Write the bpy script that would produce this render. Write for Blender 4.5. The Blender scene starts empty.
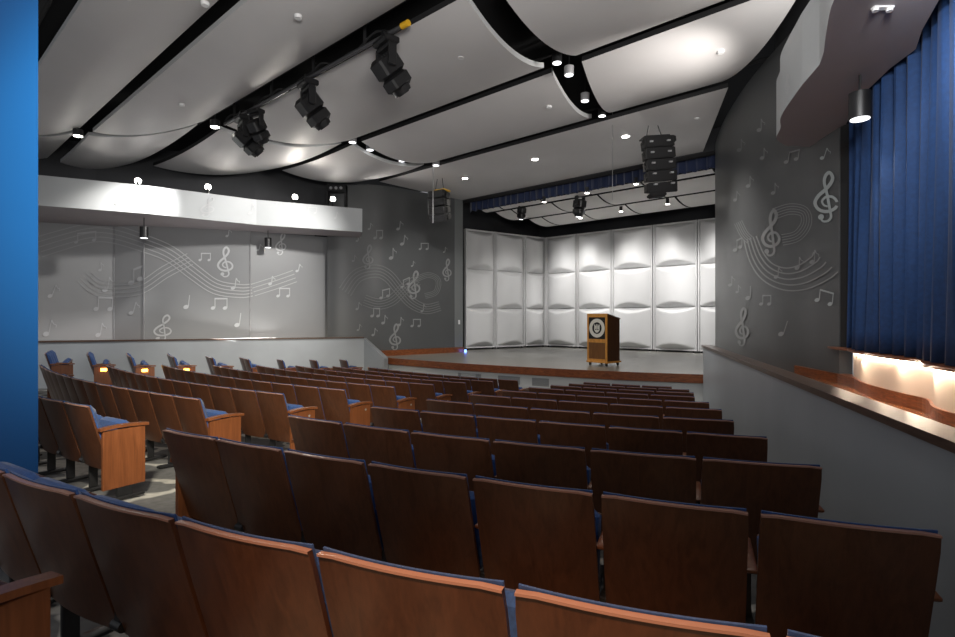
import bpy, math, random
from mathutils import Vector
random.seed(4)
F = 535.0; CX = 477.5; CY = 318.5; EYE = 2.15
S = bpy.context.scene; COL = S.collection
# ------------------------------------------------------------------ camera, world, light
cam = bpy.data.cameras.new('camera'); cam.lens = 36 * F / 955; cam.sensor_width = 36; cam.clip_start = 0.05
co = bpy.data.objects.new('camera', cam); COL.objects.link(co); co.location = (0, 0, EYE); co.rotation_euler = (math.pi/2, 0, 0)
S.camera = co
w = bpy.data.worlds.new('world'); S.world = w; w.use_nodes = True
w.node_tree.nodes['Background'].inputs[0].default_value = (0.93, 0.95, 1.0, 1)
w.node_tree.nodes['Background'].inputs[1].default_value = 0.24
S.view_settings.view_transform = 'Standard'; S.view_settings.look = 'None'; S.view_settings.gamma = 1
S.view_settings.exposure = 0.55; S.view_settings.use_curve_mapping = False

def T(u, n): return (u*.749 + n*.663, -u*.663 + n*.749)       # room axes (across, towards the stage) to x, y
def lamp(kind, loc, power, color=(1, .95, .88), size=.2, aim=None, spot=None, blend=.6, sy=None):
    l = bpy.data.lights.new(kind.lower() + '_lamp', kind); l.energy = power; l.color = color
    if kind == 'AREA':
        l.size = size
        if sy: l.shape = 'RECTANGLE'; l.size_y = sy
    else: l.shadow_soft_size = size
    if kind == 'SPOT': l.spot_size = math.radians(spot or 60); l.spot_blend = blend
    o = bpy.data.objects.new(kind.lower() + '_lamp', l); COL.objects.link(o); o.location = loc
    if aim is not None: o.rotation_euler = (Vector(aim) - Vector(loc)).to_track_quat('-Z', 'Y').to_euler()
    return o
# stage wash: lamps on the stage grid behind the valance and in the canopy
for u in (-10.3, -7.6, -5.0):
    x, y = T(u, 13.9); ax, ay = T(u-.2, 18.2)
    lamp('SPOT', (x, y, EYE+3.3), 330, (1, .98, .96), .3, (ax, ay, EYE+.4), 62, .8)
for u in (-10.2, -8.6, -7.0, -5.4):
    x, y = T(u, 16.2); ax, ay = T(u, 18.1); lamp('SPOT', (x, y, EYE+3.35), 110, (1, .97, .94), .15, (ax, ay, EYE-1), 84, 1)
# house lamps in the ceiling slots
for u, n, p in ((-4.6, 6.0, 90), (-4.9, 8.2, 110), (-10.0, 8.2, 130), (-10.6, 6.0, 120), (-13.0, 3.4, 90), (-1.0, 3.0, 40), (-6.5, 3.0, 50)):
    x, y = T(u, n); lamp('SPOT', (x, y, EYE+3.6), p, (1, .93, .84), .12, (x, y, 0), 120, .8)
# unseen warm spots for the chair backs; one more added for the fascia
lamp('SPOT', (-.9, .4, EYE+2.6), 1900, (1, .92, .74), .25, (-3.5, 7.6, 1.0), 44, .8)
lamp('SPOT', (-.5, -.6, EYE+2.3), 620, (1, .60, .33), .12, (-.1, 1.0, 1.0), 40, .9)
lamp('SPOT', (.6, 2.2, EYE+2.9), 120, (1, .98, .96), .2, (3.3, 4.6, EYE+2.6), 80, .8)
# left bulkhead spots, with unseen lamps added to brighten ceiling, walls and shell
for x, y, p in ((-9.0, 12.3, 10), (-6.4, 13.6, 12), (-3.9, 14.7, 9)):
    lamp('SPOT', (x, y, EYE+3.1), p, (1, .95, .88), .15, (x*.55, y*.5, EYE+3.9), 140, .9)
lamp('AREA', (.3, -.3, EYE+1.5), 330, (1, .97, .93), 2.2, (-1.2, 1.7, EYE+4.4), sy=1.2)  # unseen area fill behind the camera, added to lift the ceiling
lamp('SPOT', (3.5, 6.5, EYE+2.97), 190, (1, .95, .9), .15, (.3, 13.2, EYE+3.95), 95, .9)  # unseen uplight added on the right bulkhead for the flat panel
lamp('SPOT', (-3.5, 14.6, EYE+3.12), 80, (1, .95, .9), .15, (1.2, 13.6, EYE+3.95), 90, .9)
lamp('SPOT', T(-12.2, 4.6)+(EYE+3.6,), 420, (1, .98, .95), .12, (-10.0, 13.0, EYE+.8), 50, .9)
lamp('SPOT', T(-7.6, 13.9)+(EYE+3.3,), 300, (1, .98, .96), .2, (.9, 19.9, EYE+.4), 46, .9)
lamp('SPOT', (-4.6, 14.0, EYE+3.12), 60, (1, .93, .84), .12, (-1.2, 6.5, EYE+3.9), 100, .8)
lamp('AREA', (-6.6, 14.05, EYE-.55), 26, (1, .97, .93), 2.5, (-4.6, 11.0, EYE+4), sy=.2)  # unseen strip added on the left ledge as ceiling fill
fx, fy = 1.3, 16.4; lamp('SPOT', T(-8.9, 13.9)+(EYE+3.3,), 160, (1, .99, .97), .08, (fx, fy, EYE-1.12), 38, 1)
lamp('SPOT', (3.6, 5.4, EYE+3.15), 60, (1, .97, .93), .12, (2.9, 7.6, EYE+4.0), 120, .8)  # unseen uplight added above the right bulkhead
# washers on the patterned walls
lamp('SPOT', T(-8.2, 8.0)+(EYE+3.5,), 420, (1, .97, .93), .15, (-1.6, 16.8, EYE+.6), 46, .8)
lamp('SPOT', T(-5.0, 8.8)+(EYE+3.5,), 260, (1, .97, .93), .15, (4.7, 9.5, EYE+.6), 60, .9)
lamp('SPOT', T(-9.0, 7.1)+(EYE+3.6,), 800, (1, .97, .93), .15, (-7.0, 14.0, EYE+.6), 75, .8)
for x, y in ((3.80, 5.35), (3.62, 4.6), (3.30, 3.9)): lamp('AREA', (x-.06, y-.03, EYE-.37), 2.0, (1, .80, .60), .06, (x-.2, y-.1, EYE-.8), sy=.5)
# unseen spot added to light the curtain
lamp('SPOT', (2.55, 3.2, EYE+2.1), 62, (.95, .97, 1), .05, (4.3, 4.9, EYE+.6), 100, .9)

# ------------------------------------------------------------------ materials
def nodes(name):
    m = bpy.data.materials.new(name); m.use_nodes = True
    return m, m.node_tree, m.node_tree.nodes['Principled BSDF']
def mat(name, col, rough=.5, metal=0, spec=.5, noise=None, bump=0, sheen=0, emit=None, es=0, coat=0):
    m, t, b = nodes(name)
    b.inputs['Base Color'].default_value = (*col, 1); b.inputs['Roughness'].default_value = rough
    b.inputs['Metallic'].default_value = metal; b.inputs['Specular IOR Level'].default_value = spec
    b.inputs['Sheen Weight'].default_value = sheen; b.inputs['Coat Weight'].default_value = coat
    if emit: b.inputs['Emission Color'].default_value = (*emit, 1); b.inputs['Emission Strength'].default_value = es
    if noise:
        tc = t.nodes.new('ShaderNodeTexCoord'); nz = t.nodes.new('ShaderNodeTexNoise'); r = t.nodes.new('ShaderNodeValToRGB')
        nz.inputs['Scale'].default_value = noise[0]; nz.inputs['Detail'].default_value = 5
        t.links.new(tc.outputs['Object'], nz.inputs['Vector']); t.links.new(nz.outputs['Fac'], r.inputs[0])
        a = noise[1]
        r.color_ramp.elements[0].position = .3; r.color_ramp.elements[1].position = .7
        r.color_ramp.elements[0].color = (*[c*(1-a) for c in col], 1); r.color_ramp.elements[1].color = (*[c*(1+a) for c in col], 1)
        t.links.new(r.outputs[0], b.inputs['Base Color'])
        if bump:
            bp = t.nodes.new('ShaderNodeBump'); bp.inputs['Strength'].default_value = bump
            t.links.new(nz.outputs['Fac'], bp.inputs['Height']); t.links.new(bp.outputs[0], b.inputs['Normal'])
    return m
def wood(name, c1, c2, rough=.35, scale=(14, 14, 1.3), spec=.5, dist=3.0, coat=.0):
    m, t, b = nodes(name); L = t.links
    tc = t.nodes.new('ShaderNodeTexCoord'); mp = t.nodes.new('ShaderNodeMapping'); mp.inputs['Scale'].default_value = scale
    oi = t.nodes.new('ShaderNodeObjectInfo'); ad = t.nodes.new('ShaderNodeVectorMath'); ad.operation = 'ADD'
    ml = t.nodes.new('ShaderNodeMath'); ml.operation = 'MULTIPLY'; ml.inputs[1].default_value = 17
    L.new(oi.outputs['Random'], ml.inputs[0]); L.new(tc.outputs['Object'], ad.inputs[0]); L.new(ml.outputs[0], ad.inputs[1])
    L.new(ad.outputs[0], mp.inputs[0])
    n1 = t.nodes.new('ShaderNodeTexNoise'); n1.inputs['Scale'].default_value = 1; n1.inputs['Detail'].default_value = 3; n1.inputs['Distortion'].default_value = dist
    n2 = t.nodes.new('ShaderNodeTexNoise'); n2.inputs['Scale'].default_value = 6; n2.inputs['Detail'].default_value = 6
    L.new(mp.outputs[0], n1.inputs['Vector']); L.new(mp.outputs[0], n2.inputs['Vector'])
    mx = t.nodes.new('ShaderNodeMath'); mx.operation = 'MULTIPLY_ADD'; mx.inputs[1].default_value = .45
    L.new(n2.outputs['Fac'], mx.inputs[0]); L.new(n1.outputs['Fac'], mx.inputs[2])
    r = t.nodes.new('ShaderNodeValToRGB'); r.color_ramp.elements[0].position = .5; r.color_ramp.elements[1].position = .95
    r.color_ramp.elements[0].color = (*c1, 1); r.color_ramp.elements[1].color = (*c2, 1)
    L.new(mx.outputs[0], r.inputs[0]); L.new(r.outputs[0], b.inputs['Base Color'])
    b.inputs['Roughness'].default_value = rough; b.inputs['Specular IOR Level'].default_value = spec; b.inputs['Coat Weight'].default_value = coat
    return m
def carpet():
    m, t, b = nodes('carpet'); L = t.links
    tc = t.nodes.new('ShaderNodeTexCoord'); v = t.nodes.new('ShaderNodeTexVoronoi'); v.feature = 'DISTANCE_TO_EDGE'; v.inputs['Scale'].default_value = 1.1
    nz = t.nodes.new('ShaderNodeTexNoise'); nz.inputs['Scale'].default_value = 1.6
    mx = t.nodes.new('ShaderNodeVectorMath'); mx.operation = 'MULTIPLY_ADD'; mx.inputs[1].default_value = (1.4, 1.4, 0)
    L.new(nz.outputs['Color'], mx.inputs[0]); L.new(tc.outputs['Object'], mx.inputs[2]); L.new(tc.outputs['Object'], nz.inputs['Vector'])
    L.new(mx.outputs[0], v.inputs['Vector'])
    r = t.nodes.new('ShaderNodeValToRGB'); r.color_ramp.elements[0].position = .05; r.color_ramp.elements[1].position = .09
    r.color_ramp.elements[0].color = (.62, .6, .55, 1); r.color_ramp.elements[1].color = (.17, .17, .17, 1)
    L.new(v.outputs['Distance'], r.inputs[0])
    n2 = t.nodes.new('ShaderNodeTexNoise'); n2.inputs['Scale'].default_value = 14; n2.inputs['Detail'].default_value = 4; L.new(tc.outputs['Object'], n2.inputs['Vector'])
    m2 = t.nodes.new('ShaderNodeMixRGB'); m2.blend_type = 'MULTIPLY'; m2.inputs[0].default_value = .6
    L.new(r.outputs[0], m2.inputs[1]); L.new(n2.outputs['Fac'], m2.inputs[2]); L.new(m2.outputs[0], b.inputs['Base Color'])
    b.inputs['Roughness'].default_value = .95
    return m
M = dict(
    seatwood=wood('walnut_veneer', (.060, .022, .010), (.098, .037, .017), .30, (22, 22, 1.0), spec=.45, dist=1.2),
    panelwood=wood('cherry_veneer', (.13, .040, .012), (.205, .066, .021), .4),
    edge=mat('edge_highlight', (.33, .17, .12), .3),  # highlight on the top edges, painted as a paler tone
    trim=wood('red_oak_trim', (.10, .028, .010), (.30, .095, .032), .32, (3, 3, 22)),
    cap=wood('dark_oak_cap', (.05, .028, .02), (.11, .068, .048), .3, (2, 2, 20)),
    fabric=mat('blue_upholstery', (.018, .058, .19), .9, sheen=.08, noise=(60, .25), bump=.1),
    black=mat('black_metal', (.012, .012, .013), .4, noise=(8, .2)),
    blackmat=mat('black_matte', (.010, .010, .011), .85),
    plenum=mat('plenum_black', (.006, .006, .007), .95),
    cloud=mat('cloud_panel', (.58, .565, .56), .5, spec=.4, noise=(.8, .04)),
    cloudedge=mat('cloud_edge', (.70, .71, .71), .4),
    canopy=mat('canopy_panel', (.76, .74, .71), .5),
    white=mat('shell_white', (.66, .66, .66), .42, noise=(1.0, .03)),
    wallg=mat('patterned_wall_grey', (.088, .091, .093), .38, spec=.5, noise=(.9, .06)),
    wallp=mat('side_panel_grey', (.27, .275, .28), .5, noise=(.9, .05)),
    wallq=mat('side_panel_light', (.38, .385, .39), .5, noise=(.9, .05)),
    pilaster=mat('pilaster_grey', (.17, .18, .18), .4),
    note=mat('projected_note_grey', (.25, .255, .255), .55),  # note tones: projected light painted as paler greys
    notef=mat('projected_note_faint', (.17, .173, .173), .5),
    noteb=mat('projected_note_bright', (.40, .44, .44), .5),
    notel=mat('projected_note_pale', (.50, .505, .51), .55),
    notew=mat('projected_note_white', (.56, .57, .58), .6),
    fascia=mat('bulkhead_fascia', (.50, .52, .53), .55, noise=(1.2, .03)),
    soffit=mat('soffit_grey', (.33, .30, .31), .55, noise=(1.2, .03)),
    parapet=mat('parapet_grey', (.33, .352, .375), .38, noise=(1.4, .06)),
    darkwall=mat('dark_wall', (.035, .036, .04), .7, noise=(2, .1)),
    stagefloor=mat('stage_floor', (.24, .235, .215), .30, noise=(1.4, .06)),
    blue=mat('blue_paint', (.0015, .045, .155), .35, noise=(1.2, .05)),
    velvet=mat('blue_velvet', (.006, .036, .125), .8, sheen=.05, noise=(30, .15)),
    valance=mat('valance_velvet', (.010, .022, .075), .8, sheen=.5),
    cream=mat('alcove_cream', (.66, .58, .50), .5),
    ledge=wood('ledge_wood', (.14, .050, .020), (.30, .115, .05), .2, (3, 3, 14)),
    carpet=carpet(),
    chrome=mat('steel', (.6, .6, .6), .3, 1),
    grey=mat('grey_metal', (.33, .33, .34), .4, noise=(5, .1)),
    dgrey=mat('dark_grey_metal', (.10, .10, .105), .35, .5),
    apron=mat('apron_paint', (.62, .64, .63), .5),
    yellow=mat('yellow_paint', (.75, .42, .02), .5),
    lens=mat('lit_lens', (.9, .9, .9), .2, emit=(1, .95, .88), es=14),
    lensd=mat('dim_lens', (.8, .8, .8), .2, emit=(.95, .97, 1), es=1.8),
    led=mat('led_strip', (1, .9, .8), .4, emit=(1, .80, .60), es=22),
    amber=mat('amber_lens', (1, .6, .1), .4, emit=(1, .48, .06), es=7),
    bluelamp=mat('blue_lens', (.1, .2, 1), .4, emit=(.1, .2, 1), es=5),
    gold=wood('golden_oak', (.50, .21, .030), (.74, .34, .06), .35, (10, 10, 2)),
    brown=wood('lectern_brown', (.045, .016, .006), (.085, .032, .011), .4, (16, 16, 1)),
    slat=wood('lectern_slat', (.16, .065, .016), (.26, .11, .03), .4, (16, 16, 1)),
    emblem=mat('emblem_white', (.80, .78, .70), .5),
    plate=mat('white_plastic', (.75, .75, .75), .4),
    grille=mat('vent_grille', (.30, .31, .31), .5),
)
# ------------------------------------------------------------------ mesh helpers
class MB:
    def __init__(s): s.v = []; s.f = []; s.mi = []
    def add(s, vs, fs, mi=0):
        b = len(s.v); s.v += [tuple(v) for v in vs]; s.f += [tuple(i+b for i in f) for f in fs]; s.mi += [mi]*len(fs); return s
    def box(s, x0, x1, y0, y1, z0, z1, mi=0, bev=0):
        if bev <= 0:
            return s.add([(x0,y0,z0),(x1,y0,z0),(x1,y1,z0),(x0,y1,z0),(x0,y0,z1),(x1,y0,z1),(x1,y1,z1),(x0,y1,z1)],
                [(3,2,1,0),(4,5,6,7),(0,1,5,4),(1,2,6,5),(2,3,7,6),(3,0,4,7)], mi)
        b = bev; P = []
        for z, i in ((z0, b), (z0+b, 0), (z1-b, 0), (z1, b)):
            X0, X1, Y0, Y1 = x0+i, x1-i, y0+i, y1-i; c = b*.6
            P += [(X0+c,Y0,z),(X1-c,Y0,z),(X1,Y0+c,z),(X1,Y1-c,z),(X1-c,Y1,z),(X0+c,Y1,z),(X0,Y1-c,z),(X0,Y0+c,z)]
        fs = [tuple(range(7,-1,-1)), tuple(range(24,32))]
        for k in range(3):
            for j in range(8): fs.append((k*8+j, k*8+(j+1)%8, k*8+8+(j+1)%8, k*8+8+j))
        return s.add(P, fs, mi)
    def cyl(s, a, b, r, r2=None, n=14, mi=0):
        a = Vector(a); b = Vector(b); d = (b-a).normalized(); r2 = r if r2 is None else r2
        u = d.orthogonal().normalized(); w_ = d.cross(u)
        vs = [a+(u*math.cos(t)+w_*math.sin(t))*r for t in [2*math.pi*i/n for i in range(n)]] + [b+(u*math.cos(t)+w_*math.sin(t))*r2 for t in [2*math.pi*i/n for i in range(n)]]
        fs = [(i, (i+1)%n, n+(i+1)%n, n+i) for i in range(n)] + [tuple(range(n-1,-1,-1)), tuple(range(n,2*n))]
        return s.add(vs, fs, mi)
    def tube(s, pts, r, n=8, mi=0):
        for a, b in zip(pts, pts[1:]): s.cyl(a, b, r, n=n, mi=mi)
        return s
    def prism(s, poly, z0, z1, mi=0):      # poly counter-clockwise in plan
        n = len(poly)
        return s.add([(x,y,z0) for x,y in poly]+[(x,y,z1) for x,y in poly],
            [tuple(range(n-1,-1,-1)), tuple(range(n,2*n))]+[(i,(i+1)%n,n+(i+1)%n,n+i) for i in range(n)], mi)
    def xform(s, fn, start=0):
        for i in range(start, len(s.v)): s.v[i] = fn(s.v[i])
        return s
    def mesh(s, name, mats, smooth=False):
        m = bpy.data.meshes.new(name); m.from_pydata([tuple(v) for v in s.v], [], s.f)
        for x in (mats if isinstance(mats, (list, tuple)) else [mats]): m.materials.append(x)
        for p, i in zip(m.polygons, s.mi): p.material_index = i
        m.validate(); m.update()
        if smooth:
            for p in m.polygons: p.use_smooth = True
            try: m.set_sharp_from_angle(angle=math.radians(40))
            except Exception: pass
        return m
    def build(s, name, mats, parent=None, smooth=False, loc=None, rz=0, **tags):
        o = bpy.data.objects.new(name, s.mesh(name, mats, smooth)); COL.objects.link(o)
        if parent: o.parent = parent
        if loc: o.location = loc; o.rotation_euler = (0, 0, rz)
        for k, v in tags.items(): o[k] = v
        return o
def tag(o, label, cat, group=None):
    o['label'] = label; o['category'] = cat
    if group: o['group'] = group
    return o
def thing(name, label, cat, loc, rz=0, group=None):
    o = bpy.data.objects.new(name, None); COL.objects.link(o); o.location = loc; o.rotation_euler = (0, 0, rz); o.empty_display_size = .1
    return tag(o, label, cat, group)
def pt(px, py, h):                       # a spot of the place seen at a pixel, h metres below the eye
    y = h*F/(py-CY); return ((px-CX)/F*y, y, EYE-h)
def onray(px, n=None, u=None):           # spot on a room line n = const seen along a pixel column
    a = (px-CX)/F
    y = n/(a*.663+.749); return (a*y, y)
def off(pts, d):                          # polyline moved sideways by d (left of travel)
    out = []
    for i, p in enumerate(pts):
        a = pts[max(i-1, 0)]; b = pts[min(i+1, len(pts)-1)]
        dx, dy = b[0]-a[0], b[1]-a[1]; l = math.hypot(dx, dy); out.append((p[0]-dy/l*d, p[1]+dx/l*d))
    return out
def cr(pts, n=8):                         # Catmull-Rom smoothing, any dimension
    out = []
    for i in range(len(pts)-1):
        p0 = pts[max(i-1,0)]; p1 = pts[i]; p2 = pts[i+1]; p3 = pts[min(i+2,len(pts)-1)]
        for k in range(n):
            t = k/n
            out.append(tuple(.5*(2*b+(c-a)*t+(2*a-5*b+4*c-d)*t*t+(3*b-a-3*c+d)*t**3) for a,b,c,d in zip(p0,p1,p2,p3)))
    out.append(tuple(pts[-1])); return out
def ribwall(mb, pts, z0, z1, th, mi=0):   # vertical wall along a polyline, thickness th to its left
    q = off(pts, th); n = len(pts)
    g0 = z0 if callable(z0) else (lambda i: z0); g1 = z1 if callable(z1) else (lambda i: z1)
    vs = []
    for i in range(n): vs += [(*pts[i], g0(i)), (*pts[i], g1(i)), (*q[i], g0(i)), (*q[i], g1(i))]
    fs = [(0,2,3,1), (4*n-4, 4*n-3, 4*n-1, 4*n-2)]
    for i in range(n-1):
        a = 4*i; b = a+4; fs += [(a,a+1,b+1,b), (a+2,b+2,b+3,a+3), (a+1,a+3,b+3,b+1), (a,b,b+2,a+2)]
    return mb.add(vs, fs, mi)

# ------------------------------------------------------------------ floor
RC = (7.2157, 19.286, 18.45, .936, .690); LC = (7.478, 22.716, 21.122, .937, .750)
def hk(c, k):
    j = k-1
    return c[4] + .0527*j + .0013*j*j
def floor_h(x, y):
    hs = []
    for c in (RC, LC):
        k = 1 + (c[2]-math.hypot(x-c[0], y-c[1]))/c[3]; k = max(-2, min(k, 10.6)); hs.append(hk(c, k)+.86)
    s = ((x+2.6)*6.4 - (y-3.9)*3.8)/7.44           # signed distance to the aisle line
    t = max(0, min(1, .5+s/1.2)); return hs[0]*t + hs[1]*(1-t)
mb = MB(); nx, ny = 70, 80
for j in range(ny+1):
    for i in range(nx+1):
        x = -14+21*i/nx; y = -3+22*j/ny; mb.v.append((x, y, EYE-floor_h(x, y)))
for j in range(ny):
    for i in range(nx):
        a = j*(nx+1)+i; mb.f.append((a, a+1, a+nx+2, a+nx+1)); mb.mi.append(0)
mb.build('floor', M['carpet'], kind='structure')

# ------------------------------------------------------------------ stage platform
HS = EYE-1.12
front = cr([(-2.95, 15.75), (-2.72, 15.35), (-.965, 13.8), (.06, 13.0), (2.5, 11.5), (4.47, 10.68), (5.6, 10.35)], 6)
back = [(9.5, 14.5), (4.6, 24), (-1.2, 20.6)]
mb = MB(); mb.prism(front+back, HS-.03, HS); mb.build('floor_stage', M['stagefloor'], kind='structure')
mb = MB(); ribwall(mb, off(front, -.03), HS-.17, HS+.004, .06); mb.build('trim_1', M['trim'], kind='structure')
mb = MB(); ribwall(mb, off(front, .06), -.15, HS-.031, .1); apron = mb.build('wall_apron', M['apron'], kind='structure')
for a, b in ((458, 481), (498, 520), (532, 549)):
    mb = MB(); m0 = [p for p in off(front, .055)]
    # grilles lie on the apron face
    def apron_pt(px):
        k = (px-CX)/F
        for p, q in zip(m0, m0[1:]):
            d = (p[0]-k*p[1]); e = (q[0]-k*q[1])
            if d*e <= 0: t = d/(d-e); return (p[0]+(q[0]-p[0])*t, p[1]+(q[1]-p[1])*t)
    P, Q = apron_pt(a), apron_pt(b); z0, z1 = HS-.42, HS-.24
    ribwall(mb, [P, Q], z0, z1, .02)
    for i in range(5):
        zz = z0+.02+i*.035; ribwall(mb, off([P, Q], -.008), zz, zz+.012, .01)
    mb.build('vent_grille', M['grille'], apron)

# ------------------------------------------------------------------ side walls, left
TOP = EYE+4.45
wl = [(-13.0, 11.6), (-10.85, 13.2), (-9.42, 13.86), (-8.58, 13.76), (-6.2, 14.6), (-4.3, 15.9)]
mb = MB()
for i in range(5): ribwall(mb, [wl[i], wl[i+1]], EYE-.66, EYE+2.62, .12, mi=(1 if i in (0, 1, 2) else 0))
wall_left = mb.build('wall_left', [M['wallp'], M['wallq']], kind='structure')
for i, p in enumerate(wl[2:5]):
    mb = MB(); mb.box(p[0]-.012, p[0]+.012, p[1]-.02, p[1]+.01, EYE-.6, EYE+2.4); mb.build('joint_strip', M['grey'], wall_left)
mb = MB(); ribwall(mb, [(-12.6, 12.2), (-9.7, 13.6), (-6.2, 14.9), (-4.0, 15.95)], EYE+2.4, TOP, .1); mb.build('wall_upper_left', M['darkwall'], kind='structure')
wm = cr([(-4.35, 15.5), (-3.85, 15.58), (-2.75, 15.98), (-1.7, 16.8), (-.74, 17.62)], 5)
mb = MB(); ribwall(mb, wm, EYE-1.12, EYE+3.96, .12); wall_stage_left = mb.build('wall_stage_left', M['wallg'], smooth=True, kind='structure')
mb = MB(); ribwall(mb, [(-.75, 17.60), (-.49, 17.86)], EYE-1.12, EYE+3.96, .14); ribwall(mb, [(-.49, 17.86), (-.50, 18.3)], EYE-1.12, EYE+3.9, .1, 1); mb.build('trim_2', [M['pilaster'], M['blackmat']], kind='structure')
mb = MB(); ribwall(mb, off([p for p in wm if p[0] > -3.3]+[(-.72, 17.63), (-.47, 17.85)], -.03), HS+.001, HS+.17, .028); mb.build('baseboard_stage_left', M['trim'], kind='structure')
mb = MB(); mb.box(-.04, .04, -.012, 0, -.07, .07, bev=.004); mb.box(-.012, .012, -.022, -.012, -.03, .03)
tag(mb.build('light_switch', M['plate'], loc=(-.612, 17.72, EYE-.12), rz=.78), 'small white switch plate on the grey pilaster left of the stage opening', 'switch')
mb = MB(); mb.box(-.035, .035, -.05, .05, 0, .09, bev=.01)
tag(mb.build('floor_lamp_marker', M['bluelamp'], loc=(-.40, 17.72, HS)), 'tiny blue light glowing on the stage floor beside the left pilaster', 'lamp')

# parapet on the left with its sloping end
pl = [(-13.2, 11.55), (-10.35, 12.6), (-6.8, 13.95), (-3.95, 15.02), (-3.24, 15.28)]
mb = MB(); ribwall(mb, pl, EYE-2.6, EYE-.565, .14)
e0, e1 = (-3.24, 15.28), (-2.58, 14.72)
q0, q1 = (-3.22, 15.5), (-2.5, 14.95)
mb.add([(*e0, EYE-2.6), (*e1, EYE-2.6), (*e1, EYE-1.09), (*e0, EYE-.565), (*q0, EYE-2.6), (*q1, EYE-2.6), (*q1, EYE-1.09), (*q0, EYE-.565)],
       [(0,1,2,3), (5,4,7,6), (1,5,6,2), (3,2,6,7), (4,0,3,7)])
par_left = mb.build('wall_parapet_left', M['parapet'], kind='structure')
mb = MB(); ribwall(mb, off(pl, -.03), EYE-.565, EYE-.525, .2); mb.build('rail_cap', M['cap'], par_left)
mb = MB(); mb.prism([(-13.2, 11.7), (-3.95, 15.2), (-4.3, 15.8), (-6.2, 14.55), (-8.58, 13.7), (-9.42, 13.8), (-13.0, 11.8)][::1], EYE-.66, EYE-.62); mb.build('ledge', M['ledge'], par_left)

# bulkhead left
bl = [(-11.5, 10.0), (-9.25, 11.25), (-7.50, 12.15), (-5.62, 13.6), (-3.17, 14.72)]
bb = [(-3.45, 15.7), (-6.2, 14.75), (-9.7, 13.9), (-13, 13.2)]
mb = MB(); zb = [2.4, 2.4, 2.4, 2.4, 2.4]
n = len(bl)
poly = bl+bb; N = len(poly)
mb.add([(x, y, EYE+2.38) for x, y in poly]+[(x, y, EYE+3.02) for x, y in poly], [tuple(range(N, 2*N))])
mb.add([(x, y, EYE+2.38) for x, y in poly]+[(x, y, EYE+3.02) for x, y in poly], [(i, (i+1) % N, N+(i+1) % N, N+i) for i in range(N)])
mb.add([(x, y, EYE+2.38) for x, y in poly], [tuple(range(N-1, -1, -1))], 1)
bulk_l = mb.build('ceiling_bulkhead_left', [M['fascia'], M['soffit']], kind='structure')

# ------------------------------------------------------------------ right side
rw = cr([(5.62, 12.55), (5.38, 12.1), (4.93, 10.7), (4.64, 9.5), (4.5, 8.75), (4.40, 8.0), (4.3, 7.1), (4.22, 6.6), (4.16, 6.15)], 5)
mb = MB(); ribwall(mb, rw, EYE-1.12, EYE+3.96, .14); wall_right = mb.build('wall_right', M['wallg'], smooth=True, kind='structure')
lit = cr([(4.13, 5.88), (3.86, 5.35), (3.73, 4.96), (3.63, 4.55), (3.56, 4.22), (3.30, 3.85), (3.19, 3.55), (3.05, 2.9), (3.0, 2.2)], 5)
mb = MB(); ribwall(mb, lit, EYE-.64, EYE-.36, .1); mb.build('wall_alcove', M['cream'], smooth=True, kind='structure')
mb = MB(); ribwall(mb, off(rw[-12:]+lit[2:], -.02), EYE-.75, EYE-.635, .13); mb.build('baseboard_right', M['trim'], kind='structure')
mb = MB(); ribwall(mb, off([(4.20, 6.3), (4.12, 5.97)]+lit[1:], -.07), EYE-.352, EYE-.327, .26); mb.build('trim_3', M['trim'], kind='structure')
mb = MB(); ribwall(mb, off(lit, -.03), EYE-.366, EYE-.354, .02); led = mb.build('led_strip', M['led']); tag(led, 'warm glowing light strip under the wooden sill below the blue curtain', 'light strip')
pr = [(4.26, 10.1), (3.03, 5.86), (1.95, 2.18), (1.32, .1), (.9, -1.2)]
prx = off(pr, .14)
mb = MB(); ribwall(mb, pr, lambda i: EYE-2.4, EYE-.545, .14)
par_right = mb.build('wall_parapet_right', M['parapet'], kind='structure')
mb = MB(); ribwall(mb, off([(4.29, 10.2)]+pr[1:], -.02), EYE-.545, EYE-.50, .17); mb.build('rail_cap', M['cap'], par_right)
mb = MB(); lp = [prx[0], prx[1], prx[2], prx[3], (2.6, .1), (3.05, 2.2)]+[(x, y) for x, y in reversed(lit)]+[(4.2, 6.6), (4.42, 8.2), (4.66, 9.6), (4.7, 10.1)]
mb.prism(lp, EYE-.79, EYE-.75); mb.build('ledge', M['ledge'], par_right)

# bulkhead right: curved white fascia with grey soffit
fa = cr([(3.91, 6.80), (3.66, 6.55), (3.50, 6.18), (3.29, 5.79), (3.06, 5.05)], 6)+cr([(2.965, 4.64), (2.86, 4.42), (2.68, 4.11), (2.46, 3.69), (2.38, 3.3), (2.3, 2.8), (2.0, 2.1)], 5)
inner = [(3.0, 1.5), (3.0, 2.9), (3.06, 3.43), (3.19, 3.70), (3.39, 4.08), (3.58, 4.37), (3.63, 4.71), (3.78, 5.24), (4.0, 5.73), (4.25, 6.2), (4.4, 6.9)]
zs0, zs1 = EYE+2.2, EYE+2.88; poly = fa+inner; N = len(poly)
mb = MB()
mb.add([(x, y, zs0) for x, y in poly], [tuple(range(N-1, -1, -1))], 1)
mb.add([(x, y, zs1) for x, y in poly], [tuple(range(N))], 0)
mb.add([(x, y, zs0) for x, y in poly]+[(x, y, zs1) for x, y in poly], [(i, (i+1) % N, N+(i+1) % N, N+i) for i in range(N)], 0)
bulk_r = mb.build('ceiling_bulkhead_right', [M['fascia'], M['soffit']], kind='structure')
mb = MB(); ribwall(mb, [(4.45, 8.0), (4.1, 6.2), (3.8, 4.5), (3.5, 2.0)], EYE+2.6, TOP, .1); mb.build('wall_upper_right', M['darkwall'], kind='structure')
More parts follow.
